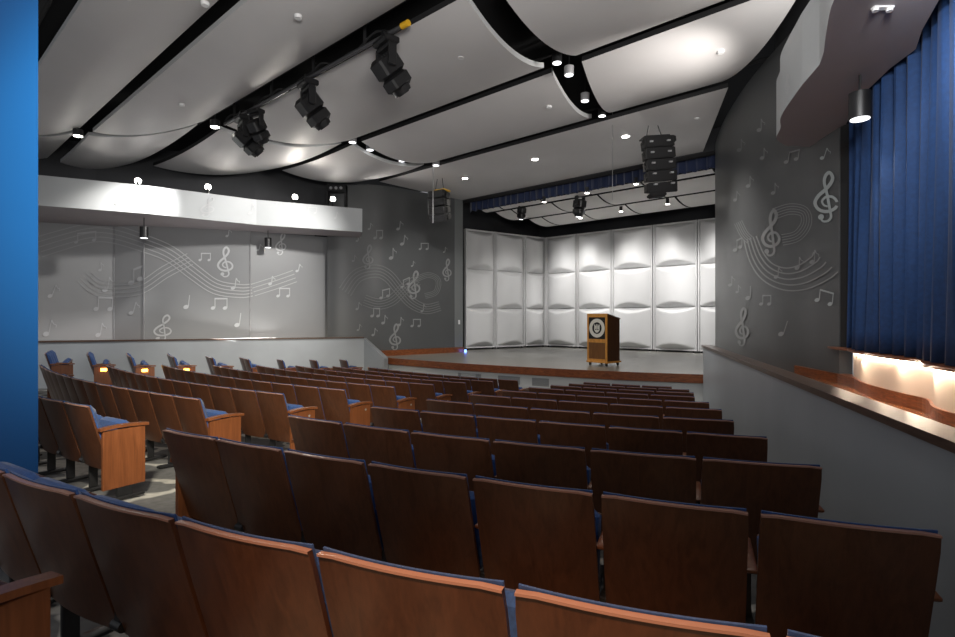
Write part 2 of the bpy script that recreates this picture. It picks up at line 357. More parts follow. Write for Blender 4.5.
# black jamb and wall behind the curtain
mb = MB(); ribwall(mb, [(4.165, 6.14), (4.19, 5.98)], EYE-.327, EYE+2.6, .12); ribwall(mb, off(lit, .2), EYE-.33, EYE+2.6, .08); mb.build('wall_curtain_recess', M['blackmat'], kind='structure')

# curtain
def drape(path, z0, z1, amp, lam, base_scallop=0, th=.012):
    L = [0]
    for p, q in zip(path, path[1:]): L.append(L[-1]+math.hypot(q[0]-p[0], q[1]-p[1]))
    n = int(L[-1]/lam*14); vs = []; fs = []; nz = 14; ph = [random.uniform(-1.1, 1.1) for _ in range(int(L[-1]/lam)+3)]
    am = [random.uniform(.55, 1.25) for _ in range(len(ph))]
    nm = off(path, 1)
    for i in range(n+1):
        s = L[-1]*i/n; k = max(j for j in range(len(L)) if L[j] <= s+1e-9); k = min(k, len(path)-2)
        t = (s-L[k])/(L[k+1]-L[k]); c = s/lam; ci = int(c); f = c-ci
        P = [path[k][a]*(1-t)+path[k+1][a]*t for a in (0, 1)]; N_ = [(nm[k][a]-path[k][a])*(1-t)+(nm[k+1][a]-path[k+1][a])*t for a in (0, 1)]
        p_ = ph[ci]*(1-f)+ph[ci+1]*f; a_ = am[ci]*(1-f)+am[ci+1]*f
        for j in range(nz+1):
            v = j/nz
            d = amp*a_*(math.sin(2*math.pi*c+p_+.25*math.sin(v*3+ci))+.28*math.sin(4.3*math.pi*c+v*1.2+p_*2))*(1-.35*v)
            zz = z0+(z1-z0)*v
            if j == 0: zz -= base_scallop*(.5+.5*math.sin(2*math.pi*c+p_))
            vs.append((P[0]+N_[0]*d, P[1]+N_[1]*d, zz))
    for i in range(n):
        for j in range(nz):
            a = i*(nz+1)+j; fs.append((a, a+1, a+nz+2, a+nz+1))
    return MB().add(vs, fs)
def solid(o, th):
    md = o.modifiers.new('thickness', 'SOLIDIFY'); md.thickness = th
cpath = off(lit, .07)
cpath = [p for p in cpath if p[1] > 2.3]; cpath[0] = (4.13, 5.92)
cu = drape(cpath, EYE-.322, EYE+2.5, .10, .23).build('stage_curtain', M['velvet'], smooth=True)
solid(cu, .01); tag(cu, 'tall blue velvet curtain hanging in folds above the lit sill on the right', 'curtain')

# ------------------------------------------------------------------ blue wall on the left
mb = MB(); mb.prism([(-5.6, 3.3), (-2.71, 3.3), (-3.16, 3.75), (-5.6, 3.75)], -.1, TOP); mb.build('wall_blue', M['blue'], kind='structure')
# ------------------------------------------------------------------ ceiling plenum
mb = MB(); mb.prism([T(-22, -2), T(3.5, -2), T(3.5, 13.1), T(-13.5, 13.1), T(-22, 6)], TOP, TOP+.1); mb.build('ceiling', M['plenum'], kind='structure')
PN = 13.04
# proscenium header above the opening
mb = MB(); a = T(-12.25, PN); b = T(-3.9, PN)
ribwall(mb, [a, b], EYE+3.93, TOP, .15); mb.build('wall_header', M['darkwall'], kind='structure')
va = drape([T(-12.2, PN+.33), T(-8, PN+.33), T(-3.9, PN+.33)], EYE+3.63, EYE+4.25, .04, .24, .035).build('stage_valance', M['valance'], smooth=True)
solid(va, .01); tag(va, 'dark blue pleated valance across the top of the stage opening', 'valance')
mb = MB(); ribwall(mb, [T(-12.25, PN+.0), T(-3.9, PN+.0)], EYE+3.86, EYE+3.93, .12); mb.build('trim_4', M['blackmat'], kind='structure')

# ------------------------------------------------------------------ ceiling clouds
def cloud(name, label, c, sag, th, mats, zc, group, us=.0, nu=10, nn=14):
    (ua, na), (ub, nb), (uc, nc), (ud, nd) = c       # near-left, near-right, far-right, far-left
    cx, cy = T((ua+ub+uc+ud)/4, (na+nb+nc+nd)/4); mb = MB(); top = []; bot = []
    for j in range(nn+1):
        v = j/nn
        for i in range(nu+1):
            t = i/nu
            u = (ua*(1-t)+ub*t)*(1-v)+(ud*(1-t)+uc*t)*v; n_ = (na*(1-t)+nb*t)*(1-v)+(nd*(1-t)+nc*t)*v
            x, y = T(u, n_); z = -sag*4*v*(1-v) - us*4*t*(1-t)
            bot.append((x-cx, y-cy, z)); top.append((x-cx, y-cy, z+th))
    K = nu+1; nb_ = len(bot); fs = []; fe = []
    for j in range(nn):
        for i in range(nu):
            a = j*K+i; fs.append((a, a+1, a+K+1, a+K)[::1]); fs.append((nb_+a, nb_+a+K, nb_+a+K+1, nb_+a+1))
    for i in range(nu):
        fe.append((i, nb_+i, nb_+i+1, i+1)); a = nn*K+i; fe.append((a, a+1, nb_+a+1, nb_+a))
    for j in range(nn):
        a = j*K; fe.append((a, a+K, nb_+a+K, nb_+a)); a = j*K+nu; fe.append((a, nb_+a, nb_+a+K, a+K))
    mb.add(bot+top, fs, 0); mb.f += fe; mb.mi += [(2 if len(mats) > 2 and k < 2*nu and k % 2 == 0 else 1) for k in range(len(fe))]
    o = mb.build(name, mats, smooth=True, loc=(cx, cy, zc)); return tag(o, label, 'ceiling panel', group)
G = 'curved ceiling clouds over the seats'; mm = [M['cloud'], M['cloudedge']]; m3 = mm+[M['blackmat']]; ZC = EYE+3.95  # third material blackens near edges, painting the shade in the slots
cloud('ceiling_cloud', 'flat pale ceiling panel with round downlights just before the stage opening', [(-12.35, 9.68), (-2.85, 9.68), (-4.4, 13.02), (-12.25, 13.02)], 0, .08, m3, ZC, G)
cloud('ceiling_cloud', 'small curved ceiling cloud above the patterned wall left of the stage', [(-13.35, 7.22), (-10.2, 7.22), (-10.15, 9.38), (-12.25, 9.38)], .2, .08, m3, ZC, G, .05)
cloud('ceiling_cloud', 'curved ceiling cloud in the picture centre, ahead of the tilted moving lights', [(-9.85, 7.22), (-4.8, 7.22), (-5.3, 9.38), (-9.75, 9.38)], .2, .08, m3, ZC, G)
cloud('ceiling_cloud', 'brightly lit curved ceiling cloud beside the top of the right patterned wall', [(-4.25, 7.22), (-1.25, 7.22), (-2.85, 9.38), (-4.9, 9.38)], .2, .08, m3, ZC, G)
cloud('ceiling_cloud', 'short curved ceiling cloud above the left bulkhead, stage side of the light track', [(-15.45, 4.8), (-11.45, 4.8), (-10.3, 7.0), (-13.35, 7.0)], .2, .08, m3, ZC, G, .08)
cloud('ceiling_cloud', 'wide curved ceiling cloud carrying shadows of the moving lights', [(-11.1, 4.8), (-4.45, 4.8), (-4.8, 7.0), (-9.95, 7.0)], .22, .08, m3, ZC, G)
cloud('ceiling_cloud', 'large curved ceiling cloud at the top edge right of the wide black slot', [(-4.0, 4.8), (.5, 4.8), (-1.15, 7.0), (-4.22, 7.0)], .22, .08, m3, ZC, G)
cloud('ceiling_cloud', 'small curved cloud at the left end between two dark slots', [(-18.1, 3.08), (-13.95, 3.08), (-11.5, 4.38), (-15.5, 4.38)], .12, .08, mm, ZC, G, .08)
cloud('ceiling_cloud', 'long curved ceiling cloud on the near side of the light track', [(-13.6, 3.08), (-3.0, 3.08), (-3.0, 4.38), (-11.2, 4.38)], .16, .08, mm, ZC, G)
cloud('ceiling_cloud', 'curved cloud corner beside the blue wall at the far left', [(-20, 1.72), (-15.2, 1.72), (-13.95, 2.84), (-18.2, 2.84)], .1, .08, mm, ZC, G)
cloud('ceiling_cloud', 'long ceiling cloud at the top left corner next to the blue wall', [(-14.9, 1.72), (-3.0, 1.72), (-3.0, 2.84), (-13.5, 2.84)], .14, .08, mm, ZC, G)
for nn_, w_, zz in ((9.5, .06, .1), (7.1, .05, .1), (4.6, .16, .16), (2.96, .06, .1), (1.5, .14, .1)):
    mb = MB(); P = T(-19, nn_); Q = T(0, nn_); mb.tube([(P[0], P[1], 0), (Q[0], Q[1], 0)], w_/2, 8)
    tag(mb.build('ceiling_conduit', M['blackmat'], loc=(0, 0, ZC+zz+.12)), {9.5: 'black rail in the ceiling slot nearest the stage', 7.1: 'black rail in the thin ceiling slot crossing the middle', 4.6: 'thick black rail above the moving lights', 2.96: 'black rail in the slot at the upper left', 1.5: 'black beam in the top left corner by the blue wall'}[nn_], 'rail', 'black rails in the ceiling slots')

# stage canopy
names_r = ['front', 'middle', 'back']; names_c = ['leftmost', 'second from left', 'third from left', 'fourth from left', 'rightmost']
for r, (n0, n1) in enumerate(((13.45, 13.85), (14.07, 15.6), (15.85, 17.55))):
    us_ = [-11.75+.1*r, -10.95, -9.35, -7.75, -6.15, -4.3]
    for c in range(5):
        cloud('stage_cloud', 'pale curved panel over the stage, %s row, %s' % (names_r[r], names_c[c]),
              [(us_[c]+.03, n0), (us_[c+1]-.03, n0), (us_[c+1]-.03, n1), (us_[c]+.03, n1)], .05 if r == 0 else .14, .05, [M['canopy'], M['blackmat']], EYE+3.62, 'curved panels over the stage')

# stage backdrop
mb = MB(); ribwall(mb, [(-.5, 18.2), (-.95, 19.3), (2.6, 22.4), (10.2, 15.9), (6.3, 12.6)], EYE-1.2, TOP, .1); mb.build('wall_backstage', M['darkwall'], kind='structure')
mb = MB(); mb.prism([(-.8, 18.0), (6.0, 12.4), (10.4, 15.9), (2.6, 22.6), (-1.1, 19.4)], TOP-.02, TOP+.1); mb.build('ceiling_stage', M['plenum'], kind='structure')

# ------------------------------------------------------------------ stage shell
def ellip_panel(w_, h_, a=.125, bul=.26):
    nu, nv = 18, 36; vs = []; fs = []
    e = a*h_
    for j in range(nv+1):
        for i in range(nu+1):
            s = i/nu; q = 1-(2*s-1)**2; x = -w_/2+w_*s; z = h_*j/nv
            lo = e*q; hi = h_-e*q
            if z < lo: t = z/max(lo, 1e-6); d = bul*q*(t**.8)
            elif z > hi: t = (h_-z)/max(e*q, 1e-6); d = bul*q*(t**.8)
            else: d = bul*q
            vs.append((x, -d, z))
    for j in range(nv):
        for i in range(nu):
            k = j*(nu+1)+i; fs.append((k, k+1, k+nu+2, k+nu+1))
    b = len(vs); vs += [(-w_/2, .02, 0), (w_/2, .02, 0), (w_/2, .02, h_), (-w_/2, .02, h_)]; fs.append((b, b+3, b+2, b+1))
    return MB().add(vs, fs)
shell_n = [0]
def tower(P, Q, label):
    dx, dy = Q[0]-P[0], Q[1]-P[1]; W = math.hypot(dx, dy); rz = math.atan2(dy, dx)
    t = thing('shell_tower', label, 'acoustic shell', ((P[0]+Q[0])/2, (P[1]+Q[1])/2, HS), rz, 'white acoustic shell towers')
    H_ = EYE+3.2-HS; b = .05; mb = MB()
    mb.box(-W/2+.012, W/2-.012, .03, .09, .06, H_)
    for x0, x1 in ((-W/2+.012, -W/2+b), (W/2-b, W/2-.012)): mb.box(x0, x1, -.05, .03, .06, H_)
    for z in (.06, H_-.05): mb.box(-W/2+b, W/2-b, -.03, .03, z, z+.05)
    mb.build('frame', M['white'], t)
    cell = (H_-.06-.10)/3; pw = W-2*b-.06
    for i in range(3):
        o = ellip_panel(pw, cell-.02).build('curved_panel', M['white'], t, smooth=True); o.location = (0, 0, .11+cell*i+.01)
    for x in (-W/2+.12, W/2-.12): MB().cyl((x-.02, 0, .03), (x+.02, 0, .03), .03, n=10).build('caster', M['black'], t)
C0 = (2.66, 21.2); L0 = (-.41, 19.05)
def meet(P, Q, px):
    k = (px-CX)/F; d = P[0]-k*P[1]; e = Q[0]-k*Q[1]; t = d/(d-e); return (P[0]+(Q[0]-P[0])*t, P[1]+(Q[1]-P[1])*t)
lab = ['white shell tower nearest the left pilaster', 'middle white shell tower of the left wing', 'white shell tower beside the inner corner on the left wing']
for i, (a, b) in enumerate(((465, 495), (495.4, 524.3), (524.7, 545.2))): tower(meet(L0, C0, a), meet(L0, C0, b), lab[i])
R1 = (C0[0]+.76*8, C0[1]-.65*8)
lab = ['white shell tower at the inner corner on the back wall', 'white shell tower rising behind and left of the lectern', 'white shell tower directly behind the right of the lectern', 'wide white shell tower right of the lectern, fully in view', 'white shell tower cut off by the right patterned wall']
for i, (a, b) in enumerate(((546, 576.5), (577, 611.5), (612, 653), (653.5, 697.5), (698, 752))): tower(meet(C0, R1, a), meet(C0, R1, b), lab[i])

# ------------------------------------------------------------------ projected music notes, their light painted as pale shapes
def wall_hit(path, px):
    k = (px-CX)/F; best = None
    for p, q in zip(path, path[1:]):
        d = p[0]-k*p[1]; e = q[0]-k*q[1]
        if d*e <= 0 and d != e:
            t = d/(d-e); y = p[1]+(q[1]-p[1])*t
            if y > 0 and (best is None or y < best[1]): best = (p[0]+(q[0]-p[0])*t, y)
    return best
CLEF = [(-.10,-.40),(-.06,-.48),(.03,-.48),(.09,-.40),(.07,-.25),(.02,.05),(-.03,.28),(-.01,.42),(.06,.49),(.12,.40),(.09,.28),(-.02,.14),(-.14,.02),(-.2,-.12),(-.13,-.25),(.02,-.29),(.17,-.22),(.2,-.1),(.12,.0),(.0,.0),(-.07,-.08),(-.04,-.16),(.03,-.19)]
class NoteProjection:
    def __init__(s, path, zmin=None): s.path = path; s.v = []; s.f = []; s.mi = []; s.cur = 0
    def q(s, pts):
        out = []
        for x, y in pts:
            h = wall_hit(s.path, x)
            if h is None: return
            out.append((h[0], h[1], EYE+(CY-y)*h[1]/F))
        b = len(s.v); s.v += out; s.f.append(tuple(range(b, b+len(out)))); s.mi.append(s.cur)
    def ribbon(s, pts, w_, smooth=6):
        p = cr(pts, smooth) if smooth else pts
        o = off(p, 1); n = len(p)
        def wd(i):
            t = i/(n-1); return (w_(t) if callable(w_) else w_)/2
        for i in range(n-1):
            a, b = wd(i), wd(i+1); na = (o[i][0]-p[i][0], o[i][1]-p[i][1]); nb = (o[i+1][0]-p[i+1][0], o[i+1][1]-p[i+1][1])
            s.q([(p[i][0]+na[0]*a, p[i][1]+na[1]*a), (p[i+1][0]+nb[0]*b, p[i+1][1]+nb[1]*b), (p[i+1][0]-nb[0]*b, p[i+1][1]-nb[1]*b), (p[i][0]-na[0]*a, p[i][1]-na[1]*a)])
    def disc(s, x, y, rx, ry, rot=-.35):
        P = []
        for i in range(14):
            t = 2*math.pi*i/14; a, b = rx*math.cos(t), ry*math.sin(t); P.append((x+a*math.cos(rot)-b*math.sin(rot), y+a*math.sin(rot)+b*math.cos(rot)))
        s.q(P)
    def clef(s, x, y, h, sx=1.0, lean=0):
        s.ribbon([(x+(a*sx+lean*b)*h, y-b*h) for a, b in CLEF], lambda t: h*(.035+.035*math.sin(math.pi*t)), 5); s.disc(x-(.09*sx+lean*.4)*h, y+.40*h, .055*h*sx, .055*h)
    def note(s, x, y, h, lean=.1, flag=True, sx=1.0):       # x,y = head
        r = h*.2; s.disc(x, y, r*1.15*sx, r*.85); tx, ty = x+r*sx*1.0+lean*h, y-h
        s.ribbon([(x+r*sx*1.0, y-r*.3), (tx, ty)], max(.8, h*.06), 0)
        if flag: s.ribbon([(tx, ty), (tx+h*.16*sx, ty+h*.28), (tx+h*.34*sx, ty+h*.36), (tx+h*.3*sx, ty+h*.55)], lambda t: h*(.10-.06*t), 4)
    def pair(s, x, y, h, d, dy=0, tilt=0.0):
        r = h*.2
        for a, b in ((x, y), (x+d, y+dy)):
            s.disc(a, b, r*1.15, r*.85); s.ribbon([(a+r, b-r*.2), (a+r+tilt*h, b-h)], max(.8, h*.06), 0)
        s.ribbon([(x+r+tilt*h-.5, y-h+h*.06), (x+d+r+tilt*h+.5, y+dy-h+h*.06)], h*.15, 0)
    def staff(s, mid, gap, w_=1.0, n=5, fade=None):
        p = cr(mid, 5); o = off(p, 1)
        for k in range(n):
            e = (k-(n-1)/2)
            g = gap if callable(gap) else (lambda t: gap)
            L_ = [(p[i][0]+(o[i][0]-p[i][0])*e*g(i/(len(p)-1)), p[i][1]+(o[i][1]-p[i][1])*e*g(i/(len(p)-1))) for i in range(len(p))]
            s.ribbon(L_, w_, 0)
    def done(s, parent, mats):
        mb = MB(); mb.v = s.v; mb.f = s.f; mb.mi = s.mi
        # lift a few millimetres off the wall towards the room
        mb.v = [(x*.9994, y*.9994, EYE+(z-EYE)*.9994) for x, y, z in s.v]
        mb.build('projected_note_pattern', mats, parent, label='projected light pattern of music notes, clefs and stave lines')
m = NoteProjection(off(wl, -.008))                                # left side wall
m.cur = 0
m.staff([(39, 247), (62, 240), (90, 233), (113, 234), (143, 243), (170, 254), (195, 273), (216, 287), (240, 291), (252, 290)], lambda t: 5.2-2.2*t, .9)
m.staff([(82, 277), (96, 289), (113, 291), (140, 288), (165, 272), (190, 259)], 4, .7, 4)
m.staff([(253, 290), (275, 283), (295, 276)], 4, .7, 4)
m.staff([(88, 275), (100, 284), (110, 285)], 4, .8, 3)
m.cur = 1
m.clef(225, 262, 30, 1.2, -.05); m.clef(163, 328, 26, 1.6, .15); m.clef(281, 244, 22, 1.1, .1)
m.note(50, 296, 11, .35); m.note(46, 334, 14, .2); m.note(105, 290, 13, .15); m.pair(96, 309, 12, 14, 0); m.note(98, 335, 12, .15)
m.pair(76, 242, 9, 18, -2); m.pair(131, 283, 14, 9, -4); m.note(131, 313, 11, .25); m.note(186, 307, 12, .1, False); m.pair(213, 308, 10, 12)
m.note(237, 325, 12, .12, False); m.note(233, 288, 10, .12); m.pair(278, 296, 8, 10); m.note(297, 271, 7, .2); m.note(227, 236, 7, .1); m.pair(200, 260, 7, 9)
m.note(270, 284, 8, .1); m.note(258, 250, 6, .2); m.note(100, 270, 8, -.1)
m.done(wall_left, [M['notel'], M['notew']])
m = NoteProjection(off(bl, -.008)); m.clef(208, 207, 20, 1.6, .25); m.note(117, 203, 10, .3); m.note(250, 213, 9, .1); m.pair(307, 213, 6, 8, 0, .1); m.note(335, 218, 6, .15); m.pair(276, 206, 3, 5)
m.done(bulk_l, [M['notew']])
m = NoteProjection(off(wm, -.01)); m.cur = 1                         # wall left of the stage
m.staff([(345, 292), (357, 276), (375, 271), (388, 276), (400, 290), (412, 303), (426, 309), (440, 306)], lambda t: 3.4-1.2*t, .9)
m.staff([(364, 300), (378, 304), (392, 300), (405, 288), (418, 280)], 2.6, .7)
m.staff([(415, 280), (428, 275), (438, 280), (436, 292), (425, 296)], 1.6, .7, 4)
m.cur = 0
m.clef(368, 257, 24, 1.0, .05); m.clef(414, 285, 28, 1.0, .05); m.clef(395, 337, 26, 1.0); m.clef(447, 270, 22, .9)
m.pair(375, 238, 8, 6); m.note(391, 258, 10, 0, True); m.note(398, 229, 8, .1); m.note(402, 244, 9, .1); m.note(353, 261, 6, .1); m.note(369, 229, 6, .1)
m.pair(372, 316, 8, 6); m.note(383, 323, 8, .05); m.note(399, 325, 8, .05); m.pair(412, 326, 7, 7); m.note(373, 335, 7, .1); m.pair(381, 298, 8, 7, -2); m.pair(420, 249, 6, 7)
m.note(357, 241, 6, .1); m.note(357, 309, 7, .1); m.note(422, 311, 7, .05); m.note(412, 266, 5, .1); m.pair(402, 287, 7, 6, -3); m.note(358, 330, 6, .1); m.note(444, 252, 5, .1)
m.done(wall_stage_left, [M['note'], M['notef']])
m = NoteProjection(off(rw, -.01)); m.cur = 2                         # right wall
m.clef(826, 197, 50, 1.1, .0); m.pair(817, 300, 11, 13, 4, .1); m.note(822, 158, 10, .3, True)
m.cur = 1
m.staff([(750, 238), (757, 258), (768, 272), (785, 279), (803, 277), (820, 268), (826, 262)], lambda t: 3.2+4.6*t, 1.3)
m.staff([(738, 222), (744, 234), (750, 240)], 2, .8)
m.cur = 0
m.staff([(774, 214), (790, 209), (804, 212), (806, 224), (797, 236), (782, 240)], 2.6, .8)
m.clef(771, 233, 46, .9, .03)
m.pair(786, 162, 10, 10, -3, .15); m.note(776, 277, 10, .05); m.note(797, 268, 11, .02); m.note(812, 262, 12, .02); m.note(781, 334, 13, .3, False); m.pair(761, 304, 9, 8); m.note(748, 298, 12, 0, False)
m.clef(742, 327, 38, .8); m.note(759, 130, 11, .0); m.note(762, 158, 10, 0); m.note(748, 186, 10, 0); m.note(773, 193, 10, .0); m.note(739, 150, 11, 0); m.note(735, 200, 9, 0)
m.pair(735, 250, 10, 5, -3); m.note(730, 285, 9, 0); m.note(737, 292, 7, 0)
m.done(wall_right, [M['note'], M['note'], M['noteb']])
m = NoteProjection(off(fa, -.006)); m.clef(787, 84, 20, .5, .0); m.done(bulk_r, [M['notew']])

# ------------------------------------------------------------------ seats
ORD = ['first', 'second', 'third', 'fourth', 'fifth', 'sixth', 'seventh', 'eighth', 'ninth', 'tenth', 'eleventh', 'twelfth', 'thirteenth', 'fourteenth', 'fifteenth', 'sixteenth']
def seat_meshes(w_):
    D = {}
    # curved veneer back
    nu, nv = 10, 9; mb = MB(); Fv = []; Bv = []
    for j in range(nv+1):
        v = j/nv
        for i in range(nu+1):
            s = i/nu; q = 1-(2*s-1)**2
            x = -w_/2+w_*s; z = .27+.59*v; y = .17*(1-v)**1.05 - .022*q
            if j == nv: z -= .006*(abs(2*s-1)**12)
            if j == nv and i in (0, nu): x *= .985
            Fv.append((x, y, z)); Bv.append((x, y+.017, z-.002))
    K = nu+1; n = len(Fv); fs = []; fe = []
    for j in range(nv):
        for i in range(nu):
            a = j*K+i; fs += [(a, a+1, a+K+1, a+K), (n+a, n+a+K, n+a+K+1, n+a+1)]
    for i in range(nu):
        a = nv*K+i; fe.append((a, a+1, n+a+1, n+a)); fs.append((i, n+i, n+i+1, i+1))
    for j in range(nv):
        a = j*K; fs.append((a, a+K, n+a+K, n+a)); a = j*K+nu; fs.append((a, n+a, n+a+K, a+K))
    mb.add(Fv+Bv, fs, 0); mb.f += fe; mb.mi += [1]*len(fe)
    # painted highlight: thin pale line along the top of the back
    mb2 = []
    for i in range(nu+1):
        s = i/nu; q = 1-(2*s-1)**2; x = -w_/2+w_*s; y = -.022*q; z = .86-.006*(abs(2*s-1)**12)
        mb2 += [(x*.99, y-.0035, z-.006), (x*.99, y-.0035, z+.001), (x*.99, y+.017, z+.001)]
    b = len(mb.v); mb.add(mb2, [f for i in range(nu) for f in ((3*i, 3*i+3, 3*i+4, 3*i+1), (3*i+1, 3*i+4, 3*i+5, 3*i+2))], 1)
    D['backrest'] = mb.mesh('backrest', [M['seatwood'], M['edge']], True)
    # cushion of the back
    nu, nv = 12, 10; mb = MB(); A = []; B = []
    for j in range(nv+1):
        v = j/nv
        for i in range(nu+1):
            s = i/nu; q = 1-(2*s-1)**2; ed = min(1, min(s, 1-s)*9, min(v, 1-v)*7+.0); ed = math.sqrt(max(0, 1-(1-ed)**2))
            x = (-w_/2+w_*s)*.975; z = .36+.505*v; y0 = .145*(1-v) - .022*q + .018
            A.append((x, y0, z)); B.append((x, y0+.008+.045*ed, z+.006*ed))
    K = nu+1; n = len(A); fs = []
    for j in range(nv):
        for i in range(nu):
            a = j*K+i; fs += [(a, a+1, a+K+1, a+K), (n+a, n+a+K, n+a+K+1, n+a+1)]
    for i in range(nu):
        a = nv*K+i; fs += [(a, a+1, n+a+1, n+a), (i, n+i, n+i+1, i+1)]
    for j in range(nv):
        a = j*K; fs.append((a, a+K, n+a+K, n+a)); a = j*K+nu; fs.append((a, n+a, n+a+K, a+K))
    mb.add(A+B, fs); D['back_cushion'] = mb.mesh('back_cushion', M['fabric'], True)
    # tipped-up seat: cushion and underside pan
    mb = MB(); mb.box(-w_/2+.03, w_/2-.03, -.05, .045, 0, .36, bev=.028)
    def tilt(p): y, z = p[1], p[2]; a = -.20; return (p[0], .275+y*math.cos(a)-z*math.sin(a)-.02, .33+y*math.sin(a)+z*math.cos(a))
    mb.xform(tilt); D['seat_cushion'] = mb.mesh('seat_cushion', M['fabric'], True)
    mb = MB(); mb.box(-w_/2+.035, w_/2-.035, .046, .066, .01, .34, bev=.006); mb.xform(tilt); D['seat_pan'] = mb.mesh('seat_pan', M['seatwood'], True)
    # arm with metal standard, on the seat's right
    X = w_/2+.015
    mb = MB(); mb.box(X-.026, X+.026, .11, .41, .592, .612, bev=.006)
    mb.xform(lambda p: (p[0], p[1], p[2]+(p[1]-.1)*.04)); D['armrest'] = mb.mesh('armrest', M['panelwood'], True)
    mb = MB(); mb.box(X-.012, X+.012, .21, .28, .03, .596, bev=.005); mb.box(X-.02, X+.02, .15, .30, .30, .38, bev=.005); mb.box(X-.035, X+.035, .10, .42, 0, .03, bev=.008)
    mb.cyl((X-.03, .16, .30), (X+.03, .16, .30), .022)
    D['standard'] = mb.mesh('standard', M['black'], True)
    # veneered end panel with arched arm
    def endp(X):
        mb = MB(); mb.box(X-.016, X+.016, .10, .45, .11, .628, bev=.003); a = mb.mesh('end_panel', M['panelwood'])
        mb = MB(); mb.cyl((X-.018, .36, .56), (X+.018, .36, .56), .014); c = mb.mesh('round_plate', M['grille'])
        mb = MB(); nn = 8; vs = []
        for i in range(nn+1):
            t = i/nn; y = .075+.40*t; z = .628+.022*math.sin(math.pi*(.15+.75*t))
            vs += [(X-.032, y, z-.006), (X+.032, y, z-.006), (X+.032, y, z+.018), (X-.032, y, z+.018)]
        fs = [(0, 1, 2, 3), (4*nn+3, 4*nn+2, 4*nn+1, 4*nn)]
        for i in range(nn):
            k = 4*i
            for p in range(4): fs.append((k+p, k+4+p, k+4+(p+1) % 4, k+(p+1) % 4))
        mb.add(vs, fs); b = mb.mesh('arm_cap', M['panelwood'], True)
        mb = MB(); mb.box(X-.045, X+.03, .14, .44, 0, .028, bev=.006); mb.box(X-.03, X+.012, .22, .34, .028, .14); d = mb.mesh('foot', M['black'])
        return a, b, c, d
    D['right_end'] = endp(X+.004); D['left_end'] = endp(-X-.004)
    mb = MB(); mb.box(-X-.012, -X+.012, .17, .34, .03, .622, bev=.005)
    return D
SM = {}
def link(name, mesh, par):
    o = bpy.data.objects.new(name, mesh); COL.objects.link(o); o.parent = par; return o
def seat(kind, x, y, zf, cx, cy, label, group, left=None, right=None):
    rz = math.atan2(cy-y, cx-x)-math.pi/2
    kw = round(kind-.027, 2)
    if kw not in SM: SM[kw] = seat_meshes(kw)
    t = thing('auditorium_seat', label, 'seat', (x, y, zf), rz, group); D = SM[kw]
    for p in ('backrest', 'back_cushion', 'seat_cushion', 'seat_pan'): link(p, D[p], t)
    if right is None:
        link('armrest', D['armrest'], t); link('standard', D['standard'], t)
    for e, nm in ((right, 'right_end'), (left, 'left_end')):
        if e:
            a, b, c, d = D[nm]; pn = link('end_panel', a, t); link('armrest', b, t); link('foot', d, t)
            if e == 'p': link('round_plate', c, pn)
            if e == 'lamp':
                sx = 1 if nm == 'right_end' else -1; X = sx*(kw/2+.015+.004)
                mb = MB(); mb.box(X+.012, X+.04, .21, .32, .525, .585, bev=.006); mb.build('aisle_light', M['amber'], t, label='glowing amber aisle light')
    return t
def ang(c, x, y): return math.atan2(y-c[1], x-c[0])
def arc_row(c, k, p0, p1, pitch, maker, group, left, right):
    R = c[2]-(k-1)*c[3]; a0 = ang(c, *p0); a1 = ang(c, *p1)
    if a0 < 0: a0 += 2*math.pi
    if a1 < 0: a1 += 2*math.pi
    n = max(1, round(abs(a1-a0)*R/pitch)); da = (a1-a0)/n; zf = EYE-hk(c, k)-.86
    for i in range(n):
        a = a0+da*(i+.5); x, y = c[0]+R*math.cos(a), c[1]+R*math.sin(a)
        seat(abs(da)*R, x, y, zf, c[0], c[1], maker(i, n), group, left if i == 0 else None, right if i == n-1 else None)
# block on the right: corners of the chair backs, row by row from the back (row depth, corner points)
ROWS = {0: (0.6384, 0.5659, [(-2.94, 2.81), (-2.465, 2.51), (-1.975, 2.22), (-1.478, 1.951), (-0.97, 1.701), (-0.453, 1.471), (0.073, 1.262), (0.606, 1.073), (1.14, .89)]), 1: (0.69, 0.5519, [(-1.96, 3.332), (-1.513, 3.073), (-1.029, 2.809), (-0.537, 2.559), (-0.037, 2.324), (0.469, 2.104), (0.981, 1.899), (1.505, 1.70)]), 2: (0.7442, 0.5886, [(-1.468, 4.108), (-0.967, 3.8), (-0.45, 3.518), (0.081, 3.264), (0.625, 3.039), (1.18, 2.843), (1.744, 2.677)]), 3: (0.801, 0.5357, [(-0.983, 4.866), (-0.506, 4.622), (-0.023, 4.39), (0.465, 4.17), (0.959, 3.961), (1.457, 3.765), (1.96, 3.581)]), 4: (0.8604, 0.6, [(-0.562, 5.698), (-0.044, 5.396), (0.49, 5.122), (1.039, 4.879), (1.6, 4.667), (2.172, 4.487)]), 5: (0.9224, 0.5659, [(-0.11, 6.514), (0.389, 6.247), (0.898, 6.0), (1.417, 5.775), (1.945, 5.571), (2.481, 5.389)]), 6: (0.987, 0.5285, [(0.32, 7.337), (0.79, 7.096), (1.266, 6.868), (1.749, 6.652), (2.237, 6.45), (2.731, 6.262)])}
RE = {7: [(.76, 8.195), (2.94, 7.19)], 8: [(1.21, 9.015), (3.28, 8.06)], 9: [(1.66, 9.83), (3.56, 8.95)], 10: [(2.10, 10.67), (3.62, 9.92)]}
def mk_right(k):
    if k == 0: return lambda i, n: 'orange-backed seat with blue top in the nearest row, %s from the left' % ORD[i]
    return lambda i, n: 'dark-backed seat in right block, %s row from stage, %s from the aisle' % (ORD[10-k], ORD[i])
